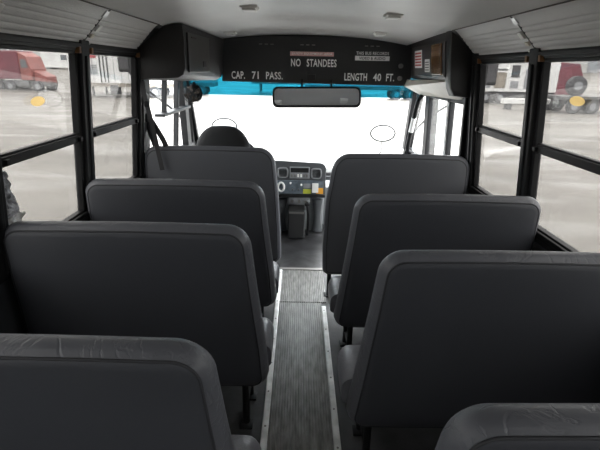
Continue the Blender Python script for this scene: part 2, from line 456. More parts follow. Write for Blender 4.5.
def roof_joint(s, y, lab):
    t_ = thing('roof_rib', lab, 'rib', (CX+s*.95, y, 1.65), 'roof ribs at the panel joints')
    P2 = Vector((wx(s, 1.66)-s*.012, 0, 1.652)); P1 = Vector((CX+s*.935, 0, 1.772)); P0 = Vector((CX+s*.893, 0, 1.802))
    bm = new()
    nn = Vector((s, 0, .9)).normalized()*.008
    for a, c in ((P2, P1), (P1, P0)):
        hexa(bm, [a+Vector((0, y-.006, 0)), a+Vector((0, y+.006, 0)), a+nn+Vector((0, y+.006, 0)), a+nn+Vector((0, y-.006, 0)),
                  c+Vector((0, y-.006, 0)), c+Vector((0, y+.006, 0)), c+nn+Vector((0, y+.006, 0)), c+nn+Vector((0, y-.006, 0))])
    obj('joint_gap', bm, 'dark_void', t_)
    inn = Vector((-s, 0, -.8)).normalized()
    def plate(a0, a1, y0, y1, th, m_, name, l=None):
        bm = new(); a = P2.lerp(P1, a0); c = P2.lerp(P1, a1)
        hexa(bm, [a+Vector((0, y0, 0)), a+Vector((0, y1, 0)), a+inn*th+Vector((0, y1, 0)), a+inn*th+Vector((0, y0, 0)),
                  c+Vector((0, y0, 0)), c+Vector((0, y1, 0)), c+inn*th+Vector((0, y1, 0)), c+inn*th+Vector((0, y0, 0))])
        o = obj(name, bm, m_, t_, bev=.002)
        if l: o['label'] = l
    plate(.97, 1.2, y-.02, y+.02, .006, 'alu', 'bracket')
    plate(.50, .72, y+.010, y+.045, .010, 'white', 'clip', 'white clip')
    plate(.26, .38, y+.008, y+.038, .010, 'cream', 'clip', 'cream clip')
    plate(.02, .10, y-.005, y+.06, .008, 'white', 'clip', 'white clip at the bottom of the joint')
    return t_
for s in (-1, 1):
    for i, y in enumerate(posts[s][1:]):
        if y > 1.2:
            roof_joint(s, y, 'roof joint with small clips between perforated panels, %s side of the ceiling%s' % (('left', 'right')[s > 0], '' if i == 0 else ', nearer the camera'))

# rear wall with emergency door window
bm = new()
box(bm, -1.2, -.42, YR-.06, YR, 0, 1.9); box(bm, .48, 1.26, YR-.06, YR, 0, 1.9); box(bm, -.42, .48, YR-.06, YR, 0, .75); box(bm, -.42, .48, YR-.06, YR, 1.6, 1.9)
struct('wall_rear', bm, 'wall')
bm = new(); box(bm, -.42, .48, YR-.04, YR-.03, .75, 1.6); struct('window_30', bm, 'glass_side')

# ------------------------------------------------------------------ front of the bus
YH = 4.2
# left and right overhead enclosures
def enclosure(s):
    nm = 'left' if s < 0 else 'right'
    if s < 0:
        rear = [(wx(-1, 1.66)-.0, 1.66), (-.845, 1.80), (-.79, 1.812), (-.73, 1.812), (-.722, 1.70), (-.725, 1.55), (-.74, 1.51), (-.775, 1.49), (-1.045, 1.475)]
        frnt = [(wx(-1, 1.66)-.0, 1.66), (-.845, 1.77), (-.78, 1.79), (-.66, 1.79), (-.67, 1.70), (-.68, 1.53), (-.695, 1.48), (-.74, 1.455), (-1.045, 1.44)]
        y0 = 3.02
    else:
        rear = [(1.10, 1.665), (.94, 1.785), (.92, 1.80), (.922, 1.75), (.935, 1.62), (.947, 1.52), (.96, 1.46), (.985, 1.412), (1.11, 1.40), (1.115, 1.5)]
        frnt = [(1.10, 1.665), (.97, 1.77), (.955, 1.79), (.962, 1.74), (.975, 1.62), (.987, 1.52), (.995, 1.50), (1.01, 1.495), (1.11, 1.485), (1.11, 1.55)]
        y0 = 2.985
    t_ = thing('overhead_enclosure', ('black plastic overhead enclosure with an access door above the driver' if s < 0
               else 'black plastic overhead enclosure with a brown lens above the entry door'), 'enclosure', (rear[0][0], y0, 1.5))
    bm = new()
    def sc(ring, k):
        cx_ = sum(p[0] for p in ring)/len(ring); cz_ = sum(p[1] for p in ring)/len(ring)
        return [(cx_+(p[0]-cx_)*k, cz_+(p[1]-cz_)*k) for p in ring]
    seq = [(sc(rear, .93), y0-.004), (sc(rear, .98), y0), (rear, y0+.02)]
    if s > 0:
        mid = [(a[0]*.85+b_[0]*.15, a[1]*.85+b_[1]*.15) for a, b_ in zip(rear, frnt)]
        mid[6] = (.965, 1.51); mid[7] = (1.0, 1.50); mid[8] = (1.11, 1.49)
        rr_ = [list(p) for p in rear]
        seq += [(rear, y0+.10), (mid, y0+.12), (frnt, YH-.006)]
    else: seq += [(frnt, YH-.006)]
    loft(bm, [[(x, y, z) for x, z in ring] for ring, y in seq])
    obj('housing', bm, 'cap', t_, smooth=True)
    return t_
encL = enclosure(-1); encR = enclosure(1)
def side_face(s, a, z):     # point on the inward face of an enclosure, a = distance in y
    if s < 0: x = -.724 + (a-3.02)/(YH-3.02)*.05
    else: x = .932 + (1.64-z)*.11 + (a-2.985)/(YH-2.985)*.041
    return Vector((x, a, z))
def face_plate(s, y0, y1, z0, z1, th, m_, name, parent, bev=.003, label=None, off=.0):
    bm = new(); n = Vector((1, 0, 0))*(-s)
    P = [side_face(s, y0, z0), side_face(s, y1, z0), side_face(s, y1, z1), side_face(s, y0, z1)]
    hexa(bm, [p+n*off for p in P] + [p+n*(off+th) for p in P])
    o = obj(name, bm, m_, parent, bev=bev)
    if label: o['label'] = label
    return o
ad = face_plate(-1, 3.07, 3.64, 1.525, 1.765, .012, 'door_plate', 'access_door', encL, label='dark brown access door')
face_plate(-1, 3.42, 3.50, 1.56, 1.60, .006, 'dark_void', 'door_latch', ad, off=.012)
face_plate(-1, 3.14, 3.26, 1.735, 1.745, .004, 'seam', 'hinge', ad, off=.012)
bm = new(); bx = face_plate(1, 3.07, 4.10, 1.525, 1.745, .010, 'door_plate', 'lens_door', encR)
face_plate(1, 3.13, 3.39, 1.54, 1.735, .010, 'wood', 'brown_lens', bx, off=.010, label='amber brown glossy lens')
s1 = face_plate(1, 3.47, 3.62, 1.555, 1.645, .003, 'label_white', 'sticker', bx, off=.010, label='small white sticker')
s2 = face_plate(1, 3.72, 3.98, 1.585, 1.715, .003, 'label_white', 'sticker', bx, off=.010, label='white sticker with red print')
for k in range(5): face_plate(1, 3.74, 3.96, 1.60+.022*k, 1.612+.022*k, .001, 'red_ink', 'printed_line', s2, 0, off=.013)
for k in range(4): face_plate(1, 3.49, 3.60, 1.567+.018*k, 1.573+.018*k, .001, 'label_black', 'printed_line', s1, 0, off=.013)
face_plate(1, 3.085, 3.12, 1.532, 1.552, .006, 'steel', 'lock', bx, off=.010)

# light soffit above the entry door, sloping down to the wall
bm = new()
hexa(bm, [(.965, 3.10, 1.500), (1.10, 3.10, 1.372), (1.10, 4.2, 1.352), (.93, 4.2, 1.430),
          (.985, 3.10, 1.508), (1.12, 3.10, 1.50), (1.12, 4.2, 1.49), (.95, 4.2, 1.49)])
struct('trim_%d' % tn, bm, 'light_panel', bev=.006); tn += 1

# header with the lettering
HL = thing('header_panel', 'black header board over the windshield with white lettering', 'header', (.15, YH, 1.45))
bm = new()
top = [(-.69, 1.792), (-.4, 1.822), (0, 1.832), (.3, 1.83), (.6, 1.818), (.85, 1.795), (.985, 1.765)]
prism_y(bm, [(x, z) for x, z in ([(-.69, 1.445), (.985, 1.432)] + top[::-1])], YH, YH+.05)
obj('board', bm, 'header', HL, bev=.004)
ty = YH-.0005
for w_, x_, z_, wd in (('CAP.', -.605, 1.468, .118), ('71', -.425, 1.468, .060), ('PASS.', -.300, 1.468, .148), ('NO', -.080, 1.580, .085), ('STANDEES', .058, 1.580, .262),
                       ('LENGTH', .395, 1.470, .200), ('40', .650, 1.470, .070), ('FT.', .765, 1.470, .072)):
    letters('lettering', w_, wd, .064, (x_, ty, z_), HL, bold=.02)
bm = new(); box(bm, -.088, .293, YH-.002, YH, 1.668, 1.703); st = obj('sticker', bm, 'pink', HL); st['label'] = 'faded pink sticker strip with white print'
letters('lettering', 'SAFETY EQUIPMENT AREA', .355, .020, (-.075, YH-.0022, 1.675), st, 'label_white', bold=.012)
bm = new(); box(bm, .474, .788, YH-.002, YH, 1.635, 1.722); st = obj('sticker', bm, 'label_black', HL); st['label'] = 'black and white recording notice'
bm = new(); box(bm, .480, .782, YH-.003, YH-.0021, 1.640, 1.678); s3 = obj('sticker_band', bm, 'label_white', st)
letters('lettering', 'THIS BUS RECORDS', .285, .026, (.489, YH-.0022, 1.687), st, 'label_white', bold=.015)
letters('lettering', 'VIDEO & AUDIO', .230, .024, (.515, YH-.0032, 1.647), st, 'label_black', bold=.018)
for x, z in ((.885, 1.600), (.885, 1.497)):
    bm = new(); cyl(bm, (x, YH, z), (x, YH-.02, z), .020, 20); cyl(bm, (x, YH-.02, z), (x, YH-.026, z), .012, 16)
    obj('round_knob', bm, 'steel', HL, smooth=True)
bm = new(); box(bm, .06, .14, YH-.008, YH, 1.468, 1.515, .004); obj('catch', bm, 'dark_void', HL)
for x0 in (.0, .56, -.36):
    for k in range(3):
        bm = new(); box(bm, x0+k*.05, x0+k*.05+.028, YH-.003, YH, 1.755, 1.762); obj('vent_slot', bm, 'steel', HL)

# structure above/around the windshield
bm = new()
box(bm, -1.15, 1.22, YH+.05, 4.55, 1.50, 1.90)      # cowl above the glass
struct('wall_front', bm, 'header')
# windshield: slanted pane from (y 4.42, z 1.50) to (4.86, .70)
def wsy(z): return 4.42 + (1.50-z)*.55
def wpane(bm, x0, x1, z0, z1, th=.006):
    hexa(bm, [(x0, wsy(z0), z0), (x1, wsy(z0), z0), (x1, wsy(z0)+th, z0), (x0, wsy(z0)+th, z0),
              (x0, wsy(z1), z1), (x1, wsy(z1), z1), (x1, wsy(z1)+th, z1), (x0, wsy(z1)+th, z1)])
wsd = struct_empty('window_31', (0, wsy(.46), .46))
bm = new(); wpane(bm, -1.12, 1.18, .46, 1.31); g = obj('glass', bm, 'glass_front', wsd); g['label'] = 'clear windshield glass'
bm = new(); wpane(bm, -1.12, 1.18, 1.31, 1.52); g = obj('tint_band', bm, 'glass_blue', wsd); g['label'] = 'blue sunshade band along the top of the windshield'
bm = new()
for x0, x1, dx in ((-1.15, -1.055, 0), (1.135, 1.205, 0)):
    z0, z1 = .40, 1.55
    hexa(bm, [(x0, wsy(z0)-.05, z0), (x1, wsy(z0)-.05, z0), (x1, wsy(z0)+.05, z0), (x0, wsy(z0)+.05, z0),
              (x0+(.02 if x0 < 0 else -.02), wsy(z1)-.05, z1), (x1+(.02 if x0 < 0 else -.02), wsy(z1)-.05, z1), (x1, wsy(z1)+.05, z1), (x0, wsy(z1)+.05, z1)])
hexa(bm, [(-1.15, wsy(.46)-.03, .42), (1.2, wsy(.46)-.03, .42), (1.2, wsy(.46)+.05, .42), (-1.15, wsy(.46)+.05, .42),
          (-1.15, wsy(.46)-.01, .46), (1.2, wsy(.46)-.01, .46), (1.2, wsy(.46)+.04, .46), (-1.15, wsy(.46)+.04, .46)])
obj('pillar_frame', bm, 'pillar', wsd, bev=.005)
bm = new(); box(bm, -1.15, 1.2, 4.93, 5.0, -.06, .43); struct('wall_front_lower', bm, 'wall')

# driver's side window (left) --------------------------------------------------
dw = struct_empty('window_32', (-1.1, 3.7, .80))
bm = new()
wbox(bm, -1, 3.10, 3.20, .80, 1.50, .03, .06)
wbox(bm, -1, 4.085, 4.12, .80, 1.50, .0, .045)
wbox(bm, -1, 3.12, 4.6, 1.475, 1.56, .02, .06)
wbox(bm, -1, 3.12, 4.75, .78, .83, .02, .06)
for a0, a1 in ((4.48, 4.62), (4.70, 4.80)):
    hexa(bm, [(-1.09, a0, .78), (-1.15, a0, .78), (-1.15, a1, .78), (-1.09, a1, .78),
              (-1.04, a0-.28, 1.5), (-1.10, a0-.28, 1.5), (-1.10, a1-.30, 1.5), (-1.04, a1-.30, 1.5)])
obj('window_frame', bm, 'pillar', dw, bev=.006)
bm = new(); wbox(bm, -1, 3.645, 3.68, 1.20, 1.48, .015, .02); obj('divider', bm, 'black_metal', dw, bev=.003)
bm = new(); wbox(bm, -1, 3.50, 4.36, 1.195, 1.217, .05, .03); o = obj('ledge', bm, 'black_metal', dw, bev=.004); o['label'] = 'dark grey ledge across the window'
bm = new(); wbox(bm, -1, 3.18, 4.6, .82, 1.48, -.045, .05); obj('glass', bm, 'glass_door', dw)
# rounded corner at the near end of the window
bm = new()
prof = [(3.10, 1.52)] + [(3.20+.09-.09*cos(a), 1.385+.09*sin(a)) for a in [pi/2*k/6 for k in range(7)]] + [(3.29, 1.52)]
prism_x(bm, prof, -1.065, -1.035); obj('corner_gusset', bm, 'pillar', dw)

# entry door (right) --------------------------------------------------------------
dr = struct_empty('door_1', (1.16, 3.6, -.5))
def leaf(y0, y1):
    bm = new()
    fwd = .034
    def bb(a, c, z0, z1):
        x = 1.125
        hexa(bm, [(x+.0, a, z0), (x+.04, a, z0), (x+.04, c, z0), (x, c, z0), (x-(.0 if z1 < .9 else .045*(z1-.0)/1.4), a, z1), (x+.04-(.045*z1/1.4 if z1 > .9 else 0), a, z1), (x+.04-(.045*z1/1.4 if z1 > .9 else 0), c, z1), (x-(.045*z1/1.4 if z1 > .9 else 0), c, z1)])
    bb(y0, y0+fwd, 0, 1.40); bb(y1-fwd, y1, 0, 1.40)
    box(bm, 1.125, 1.165, y0, y1, -.5, .02); box(bm, 1.083, 1.123, y0, y1, 1.355, 1.40); box(bm, 1.11, 1.15, y0+fwd, y1-fwd, .42, .47)
    lf = obj('door_leaf', bm, 'black_metal', dr, bev=.005)
    bm = new(); hexa(bm, [(1.140, y0+.03, 0), (1.146, y0+.03, 0), (1.146, y1-.03, 0), (1.140, y1-.03, 0),
                          (1.098, y0+.03, 1.37), (1.104, y0+.03, 1.37), (1.104, y1-.03, 1.37), (1.098, y1-.03, 1.37)])
    obj('glass', bm, 'glass_door', lf)
    bm = new()
    y = y1-.004 if y1 < 3.6 else y0+.004
    cyl(bm, (1.120, y, .2), (1.084, y, 1.35), .006, 10)
    obj('edge_seal', bm, 'alu', lf, smooth=True)
leaf(3.035, 3.372); leaf(3.378, 3.93)
bm = new()
wbox(bm, 1, 3.0, 3.033, 0, 1.50, .045, .06)
wbox(bm, 1, 3.935, 4.03, 0, 1.42, .03, .06)
obj('door_frame', bm, 'black_metal', dr, bev=.006)
# slanting pillar with grab handle ahead of the door
gh = thing('grab_handle', 'black upright grab handle with a white label beside the entry door', 'handle', (1.10, 4.35, .8))
bm = new(); tube(bm, smooth_curve([(1.10, 4.42, .80), (1.06, 4.39, .84), (1.06, 4.31, 1.03), (1.055, 4.17, 1.26), (1.06, 4.12, 1.33), (1.09, 4.12, 1.37)]), .020, 12)
obj('bar', bm, 'black_metal', gh, smooth=True)
bm = new(); tube(bm, [(1.06, 4.315, 1.02), (1.0575, 4.235, 1.155)], .0225, 12); o = obj('label_sleeve', bm, 'label_white', gh, smooth=True); o['label'] = 'white label wrapped on the bar'
bm = new()
hexa(bm, [(1.10, 4.70, .78), (1.16, 4.70, .78), (1.16, 4.80, .78), (1.10, 4.80, .78), (1.08, 4.44, 1.42), (1.14, 4.44, 1.42), (1.14, 4.54, 1.42), (1.08, 4.54, 1.42)])
struct('trim_%d' % tn, bm, 'pillar', bev=.005); tn += 1
bm = new(); hexa(bm, [(1.145, 4.03, .80), (1.15, 4.03, .80), (1.15, 4.74, .80), (1.145, 4.74, .80), (1.10, 4.03, 1.42), (1.105, 4.03, 1.42), (1.105, 4.48, 1.42), (1.10, 4.48, 1.42)])
struct('window_33', bm, 'glass_door')

# ------------------------------------------------------------------ seats
def interp(tab, z):
    if z >= tab[0][0]: return tab[0][1]
    for (z0, a), (z1, c) in zip(tab, tab[1:]):
        if z >= z1: return a+(c-a)*(z0-z)/(z0-z1)
    return tab[-1][1]
EDGE = {-1: dict(aisle=[(1.04, -.178), (.93, -.166), (.77, -.152), (.64, -.138), (.5, -.122), (.3, -.108)], wall=[(1.04, -1.073), (.8, -1.083), (.3, -1.085)]),
        1: dict(aisle=[(1.04, .272), (.93, .260), (.79, .248), (.52, .221), (.34, .200), (.28, .195)], wall=[(1.04, 1.134), (.8, 1.143), (.3, 1.145)])}
def rr_ring(inset, zb, zt, rt, rb, Wd=.92, seg=8):
    """rounded outline in (u,z)"""
    pts = []
    for (cu, cz, r_, a0) in ((Wd-rt, zt-rt, rt, 0), (rt, zt-rt, rt, pi/2), (rb, zb+rb, rb, pi), (Wd-rb, zb+rb, rb, 1.5*pi)):
        rr_ = max(.004, r_-inset)
        for k in range(seg+1):
            a = a0+pi/2*k/seg
            pts.append((cu+rr_*cos(a), cz+rr_*sin(a)))
    return pts
def densify(pts, mx=.08):
    res = []
    for i, p in enumerate(pts):
        q = pts[(i+1) % len(pts)]; res.append(p)
        d = math.hypot(q[0]-p[0], q[1]-p[1]); n = int(d//mx)
        for k in range(1, n+1): res.append((p[0]+(q[0]-p[0])*k/(n+1), p[1]+(q[1]-p[1])*k/(n+1)))
    return res
def padded_back(s, Y, zb, zt, lean, T0, T1, parent, m_='vinyl', rt=.08, rb=.07, name='backrest', pname='seam_piping', edges=None):
    E_ = edges or EDGE[s]
    Wd = .92
    # same point count in every ring: densify from the outer ring's segmentation
    def ring(inset, d, dz=0):
        base = rr_ring(0, zb, zt, rt, rb); ins = rr_ring(inset, zb, zt, rt, rb)
        res = []
        for i in range(len(base)):
            j = (i+1) % len(base); L = math.hypot(base[j][0]-base[i][0], base[j][1]-base[i][1]); n = int(L//.08)
            res.append(ins[i])
            for k in range(1, n+1):
                a = k/(n+1); res.append((ins[i][0]*(1-a)+ins[j][0]*a, ins[i][1]*(1-a)+ins[j][1]*a))
        o = []
        for (uu, z) in res:
            al = interp(E_['aisle'], z); wl = interp(E_['wall'], z)
            x = al+(wl-al)*uu/Wd
            T = T0+(T1-T0)*(zt-z)/(zt-zb)
            dd = d if d < .5*T0 else d
            yv = Y + lean*(zt-z) + (d*T)
            crown = .006*math.sin(pi*uu/Wd) if z > zt-.12 else 0
            o.append((x, yv, z+crown+dz))
        return o
    bm = new()
    spec = [(.30, -.03), (.10, -.02), (.050, -.01), (.034, .01), (.027, .05), (.024, .09), (.013, .16), (.004, .30), (0, .50), (.006, .74), (.018, .90), (.045, 1.0), (.12, 1.05), (.30, 1.05)]
    rings = []
    for ins, d in spec:
        if ins <= .07: rings.append(ring(ins, d))
        else:
            base = ring(.06, d)
            cxm = sum(p[0] for p in base)/len(base); czm = sum(p[2] for p in base)/len(base)
            k = 1-ins
            rings.append([(cxm+(p[0]-cxm)*k, 0, czm+(p[2]-czm)*k) for p in base])
            rings[-1] = [(x, Y+lean*(zt-z)+d*(T0+(T1-T0)*(zt-z)/(zt-zb)), z) for x, _, z in rings[-1]]
    loft(bm, rings)
    bk = obj(name, bm, m_, parent, smooth='all')
    bk.data.materials.append(M['lit_wrap'])
    nr = len(rings[0])
    for pl in bk.data.polygons:
        if 4*nr <= pl.index < 12*nr: pl.material_index = 1
    bm = new(); tube(bm, ring(.0265, .055), .0036, 6, closed=True)
    obj(pname, bm, 'piping', bk, smooth='all')
    return bk
def bench(s, Y, label, group):
    al = EDGE[s]['aisle']; wl = EDGE[s]['wall']
    xc = (al[-1][1]+wl[-1][1])/2
    t_ = thing('bus_seat', label, 'seat', (xc, Y+.2, 0), group)
    padded_back(s, Y, .272, 1.022, .09, .085, .15, t_)
    # cushion
    xa, xw = (-.104 if s < 0 else .183), wl[-1][1]
    bm = new(); x0, x1 = sorted((xa, xw))
    prof = []
    y0, y1, zb, zt = Y+.17, Y+.43, .315, .445
    rings = []
    for i in range(0, 33):
        a = (1-cos(pi*i/32))/2; x = x0+(x1-x0)*a
        ed = min(x-x0, x1-x); k = 1 if ed > .05 else math.sqrt(max(0, 1-((.05-ed)/.05)**2))
        ins = (1-k)*.045
        z1_, z0_ = zt-ins+.008*sin(pi*a), zb+ins*.6
        yf = y1-ins*.8
        rings.append([(x, y0, z0_), (x, y0, z1_-.008), (x, y0+.08, z1_), (x, yf-.10, z1_+.002), (x, yf-.035, z1_-.010), (x, yf-.008, z1_-.035), (x, yf, (z0_+z1_)/2), (x, yf-.012, z0_+.012), (x, yf-.04, z0_)])
    # rings are across x: loft along x
    loft(bm, rings)
    cu = obj('cushion', bm, 'cushion', t_, smooth=True)
    bm = new(); 
    # frame under the cushion
    for yy_ in (Y+.20, Y+.40): cyl(bm, (x0+.03, yy_, .300), (x1-.02, yy_, .300), .014, 10)
    for xx in (x0+.05, x1-.05): cyl(bm, (xx, Y+.16, .300), (xx, Y+.42, .300), .013, 10)
    obj('seat_frame', bm, 'black_metal', t_, smooth=True)
    xl = xa - (.115 if s < 0 else -.115)
    for yy_ in (Y+.17, Y+.36):
        bm = new(); tube(bm, [(xl, yy_, .30), (xl, yy_, .02)], .016, 12); box(bm, xl-.03, xl+.03, yy_-.03, yy_+.03, 0, .010, .003)
        obj('leg', bm, 'black_metal', t_, smooth=True)
    bm = new(); tube(bm, [(xl, Y+.17, .09), (xl, Y+.36, .09)], .009, 8)
    obj('stretcher', bm, 'black_metal', t_, smooth=True)
    bm = new(); wbx = wl[-1][1]; box(bm, wbx, 1.163 if s > 0 else -1.098, Y+.18, Y+.40, .285, .315)
    obj('wall_bracket', bm, 'steel', t_)
    return t_
LL = {-1: [(2.165, 'charcoal vinyl bus seat in the left row, right behind the left crash barrier'),
           (1.495, 'charcoal vinyl bus seat in the left row, middle of its three bus seats'),
           (.758, 'charcoal vinyl bus seat at the bottom left corner, nearest the camera on the left')],
      1: [(1.965, 'charcoal vinyl bus seat in the right row, right behind the right crash barrier'),
          (1.275, 'charcoal vinyl bus seat in the right row, middle of its three bus seats'),
          (.572, 'charcoal vinyl bus seat at the bottom right corner, only its creased top showing')]}
for s in (-1, 1):
    proto = None
    for i, (Y, lab) in enumerate(LL[s]):
        if proto is None: proto = o = bench(s, Y, lab, 'bus seats in the %s row' % ('left' if s < 0 else 'right'))
        else:
            o = copy_tree(proto); o.location.y += Y-LL[s][0][0]; o['label'] = lab
        o.name = 'bus_seat'
# crash barriers
for s, Y, lab in ((-1, 3.03, 'grey padded crash barrier behind the driver, front of the left row'), (1, 2.885, 'grey padded crash barrier by the entry steps, front of the right row')):
    ed = {-1: dict(aisle=[(1.06, -.175), (.94, -.155), (.7, -.133), (.4, -.118), (.2, -.116)], wall=[(1.04, -1.055), (.8, -1.065), (.2, -1.07)]),
          1: dict(aisle=[(1.04, .235), (.95, .222), (.72, .187), (.36, .178), (.15, .185)], wall=[(1.04, 1.125), (.8, 1.13), (.2, 1.13)])}[s]
    t_ = thing('crash_barrier', lab, 'barrier', ((ed['aisle'][0][1]+ed['wall'][0][1])/2, Y, 0), 'padded barriers ahead of the first seats')
    zt = 1.05 if s < 0 else 1.045
    padded_back(s, Y, .20 if s < 0 else .17, zt, .03, .055, .06, t_, 'barrier', .10, .05, 'pad', 'seam_piping', ed)
    xl = ed['aisle'][-1][1]
    for xx in (xl+s*.05, xl+s*.75):
        bm = new(); tube(bm, [(xx, Y+.055, .25), (xx, Y+.055, .01)], .016, 12); box(bm, xx-.035, xx+.035, Y+.02, Y+.09, 0, .01, .003)
        obj('leg', bm, 'black_metal', t_, smooth=True)

# ------------------------------------------------------------------ aisle floor
def ribs(x0, x1, y0, y1, pitch, h, z0=.0):
    bm = new(); n = int(round((x1-x0)/pitch)); prof = [(x0, z0)]
    for i in range(n):
        a = x0+(x1-x0)*i/n; w_ = (x1-x0)/n
        prof += [(a+w_*.08, z0+.004), (a+w_*.22, z0+.004+h), (a+w_*.62, z0+.004+h), (a+w_*.76, z0+.004)]
    prof += [(x1, z0+.004), (x1, z0)]
    ny = 1
    prism_y(bm, prof, y0, y1)
    return bm
tag(obj('aisle_mat', ribs(-.115, .178, YR+.1, 2.815, .0133, .0045), 'ribbed'), 'long worn grey ribbed rubber mat down the aisle', 'mat')
tag(obj('aisle_mat', ribs(-.118, .215, 2.825, 3.355, .0133, .0045), 'ribbed'), 'short ribbed rubber mat between the two crash barriers', 'mat')
for x0, y1, lab in ((-.147, 3.35, 'long silver metal floor strip with screws along the left of the aisle'), (.176, 2.76, 'silver metal floor strip with screws along the right of the aisle')):
    t_ = thing('floor_strip', lab, 'floor strip', (x0+.015, (YR+y1)/2, 0), 'metal strips edging the aisle mat')
    bm = new(); prism_y(bm, [(x0, 0), (x0+.031, 0), (x0+.031, .010), (x0+.026, .0135), (x0+.005, .0135), (x0, .010)], YR+.1, y1)
    st = obj('strip', bm, 'alu', t_)
    k = 0
    for y in [y1-.06-.235*i for i in range(12)]:
        bm = new(); cyl(bm, (x0+.0155, y, .0130), (x0+.0155, y, .0150), .005, 10); obj('screw', bm, 'steel', t_, smooth=True)
bm = new(); box(bm, -.30, .42, 3.355, 3.395, 0, .012, .003); tag(obj('threshold_strip', bm, 'steel'), 'dark metal threshold strip across the aisle at the front', 'floor strip')
bm = new(); box(bm, -.30, .40, 3.40, 4.16, 0, .006, .002); tag(obj('rubber_sheet', bm, mat('scuffed_black_sheet', (.032, .032, .034), .33, 0, .5, .5, 12, .6, 7)), 'scuffed smooth black rubber sheet in front of the dashboard', 'mat')

# ------------------------------------------------------------------ dashboard
YD = 4.22
def DX(x): return -.206+(x-277)*.00955
def DZ(y): return .728-(y-160)*.00985
dash = thing('dashboard', 'dark grey dashboard centre with two round air vents and a switch panel', 'dashboard', (0, YD+.2, 0))
bm = new()
# body: rounded upper right corner
xr = DX(326.5)
poly = [(-1.05, .40), (xr, .38)] + [(xr-.06+.06*cos(a), DZ(160)-.065+.06*sin(a)) for a in [pi/2*k/8 for k in range(9)]] + [(-.15, DZ(159)), (-1.05, .76)]
loft(bm, [[(x, YD, z) for x, z in poly], [(x, YD+.06, z-(.012 if z > .45 else 0)) for x, z in poly], [(x, YD+.42, z-(.19 if z > .45 else 0)) for x, z in poly]])
obj('body', bm, 'dash', dash, smooth=True, bev=.008)
bm = new(); box(bm, xr-.02, 1.12, YD+.28, YD+.60, .0, .42, .03); obj('side_fairing', bm, 'dash_light', dash, smooth=True)
for xc_, yc in ((283.2, 170.6), (316.6, 171)):
    cx_, cz_ = DX(xc_), DZ(yc)
    bm = new()
    ring = lambda k, d: [(cx_+k*.048*math.copysign(abs(cos(a))**.6, cos(a)), YD-d, cz_+k*.048*math.copysign(abs(sin(a))**.6, sin(a))) for a in [2*pi*i/28 for i in range(28)]]
    loft(bm, [ring(1.12, 0), ring(1.08, .012), ring(.88, .014), ring(.82, .002)])
    v = obj('air_vent', bm, 'dash_light', dash, smooth=True)
    bm = new()
    for k in range(-3, 4): box(bm, cx_-.036, cx_+.036, YD-.010, YD-.001, cz_+k*.0115-.0025, cz_+k*.0115+.0025)
    obj('louvre', bm, 'dark_void', v)
bm = new(); box(bm, DX(290), DX(310), YD-.012, YD, DZ(176), DZ(164.5), .004); rd = obj('radio', bm, 'dash_light', dash)
bm = new(); box(bm, DX(291), DX(309), YD-.014, YD-.010, DZ(170), DZ(165.5)); obj('radio_slot', bm, 'dark_void', rd)
for k in range(6):
    bm = new(); x = DX(292.5+k*3); box(bm, x-.008, x+.008, YD-.017, YD-.011, DZ(174.6), DZ(171.6), .002); obj('button', bm, 'white' if k in (2, 3) else 'steel', rd)
bm = new(); box(bm, DX(277.5), DX(324), YD-.010, YD, DZ(191.5), DZ(178), .004); sw = obj('switch_panel', bm, 'dash_blue', dash)
for k, (xx, yy_) in enumerate(((291, 180.5), (302, 182), (293, 187), (299, 187))):
    bm = new(); cyl(bm, (DX(xx), YD-.010, DZ(yy_)), (DX(xx), YD-.030, DZ(yy_)), .009, 12); obj('switch_knob', bm, 'white' if k < 2 else 'dash', sw, smooth=True)
bm = new()
tube(bm, [(DX(281.5)+.030*cos(a), YD-.016, DZ(184.5)+.043*sin(a)) for a in [2*pi*k/20 for k in range(20)]], .010, 8, closed=True)
o = obj('looped_cable', bm, 'white', sw, smooth=True); o['label'] = 'white loop hanging at the left of the switches'
def lab_plate(x0, x1, y0, y1, m_, l, d=.003, name='label_plate'):
    bm = new(); box(bm, DX(x0), DX(x1), YD-.010-d, YD-.010, DZ(y1), DZ(y0)); o = obj(name, bm, m_, sw, bev=.002); o['label'] = l
lab_plate(303.8, 312, 186.5, 191, 'yellow', 'yellow green label')
lab_plate(317, 324, 185, 191, 'orange', 'orange label')
lab_plate(304, 312, 181, 185.5, 'dash_light', 'grey label')
lab_plate(312.8, 319, 180.5, 189.5, 'white', 'white pouch clipped on the switch panel', .02, 'pouch')
bm = new(); box(bm, DX(276), DX(326), YD-.03, YD, DZ(194.5), DZ(191.8), .004); obj('ledge', bm, 'dark_void', dash)
# lower console
bm = new()
prism_y(bm, [(DX(277), 0), (DX(325), 0), (DX(326), .37), (DX(277), .38)], YD+.10, YD+.40); obj('lower_console', bm, 'dash_light', dash, bev=.02)
bm = new(); box(bm, DX(289), DX(311), YD-.0, YD+.12, DZ(202), DZ(195.5), .006); hc = obj('heater_control', bm, 'dash_light', dash)
for xx in (293, 300, 307):
    bm = new(); cyl(bm, (DX(xx), YD, DZ(199)), (DX(xx), YD-.022, DZ(199)), .014, 14); obj('dial', bm, 'steel', hc, smooth=True)
gb = thing('shifter_box', 'black box with a lever standing on the floor under the dashboard', 'console', (0, YD-.1, 0))
bm = new(); box(bm, DX(289), DX(306), YD-.16, YD+.06, .012, DZ(204.5), .012); obj('housing', bm, 'header', gb)
bm = new(); tube(bm, smooth_curve([(DX(309), YD-.05, .012), (DX(309.5), YD-.08, .2), (DX(308), YD-.10, .33)]), .012, 8); bmesh.ops.create_uvsphere(bm, u_segments=12, v_segments=8, radius=.024, matrix=Matrix.Translation((DX(308), YD-.10, .34))); obj('lever', bm, 'black_metal', gb, smooth=True)
bm = new(); box(bm, DX(290), DX(305), YD-.17, YD-.158, DZ(207), DZ(205.2)); obj('lid_edge', bm, 'steel', gb)
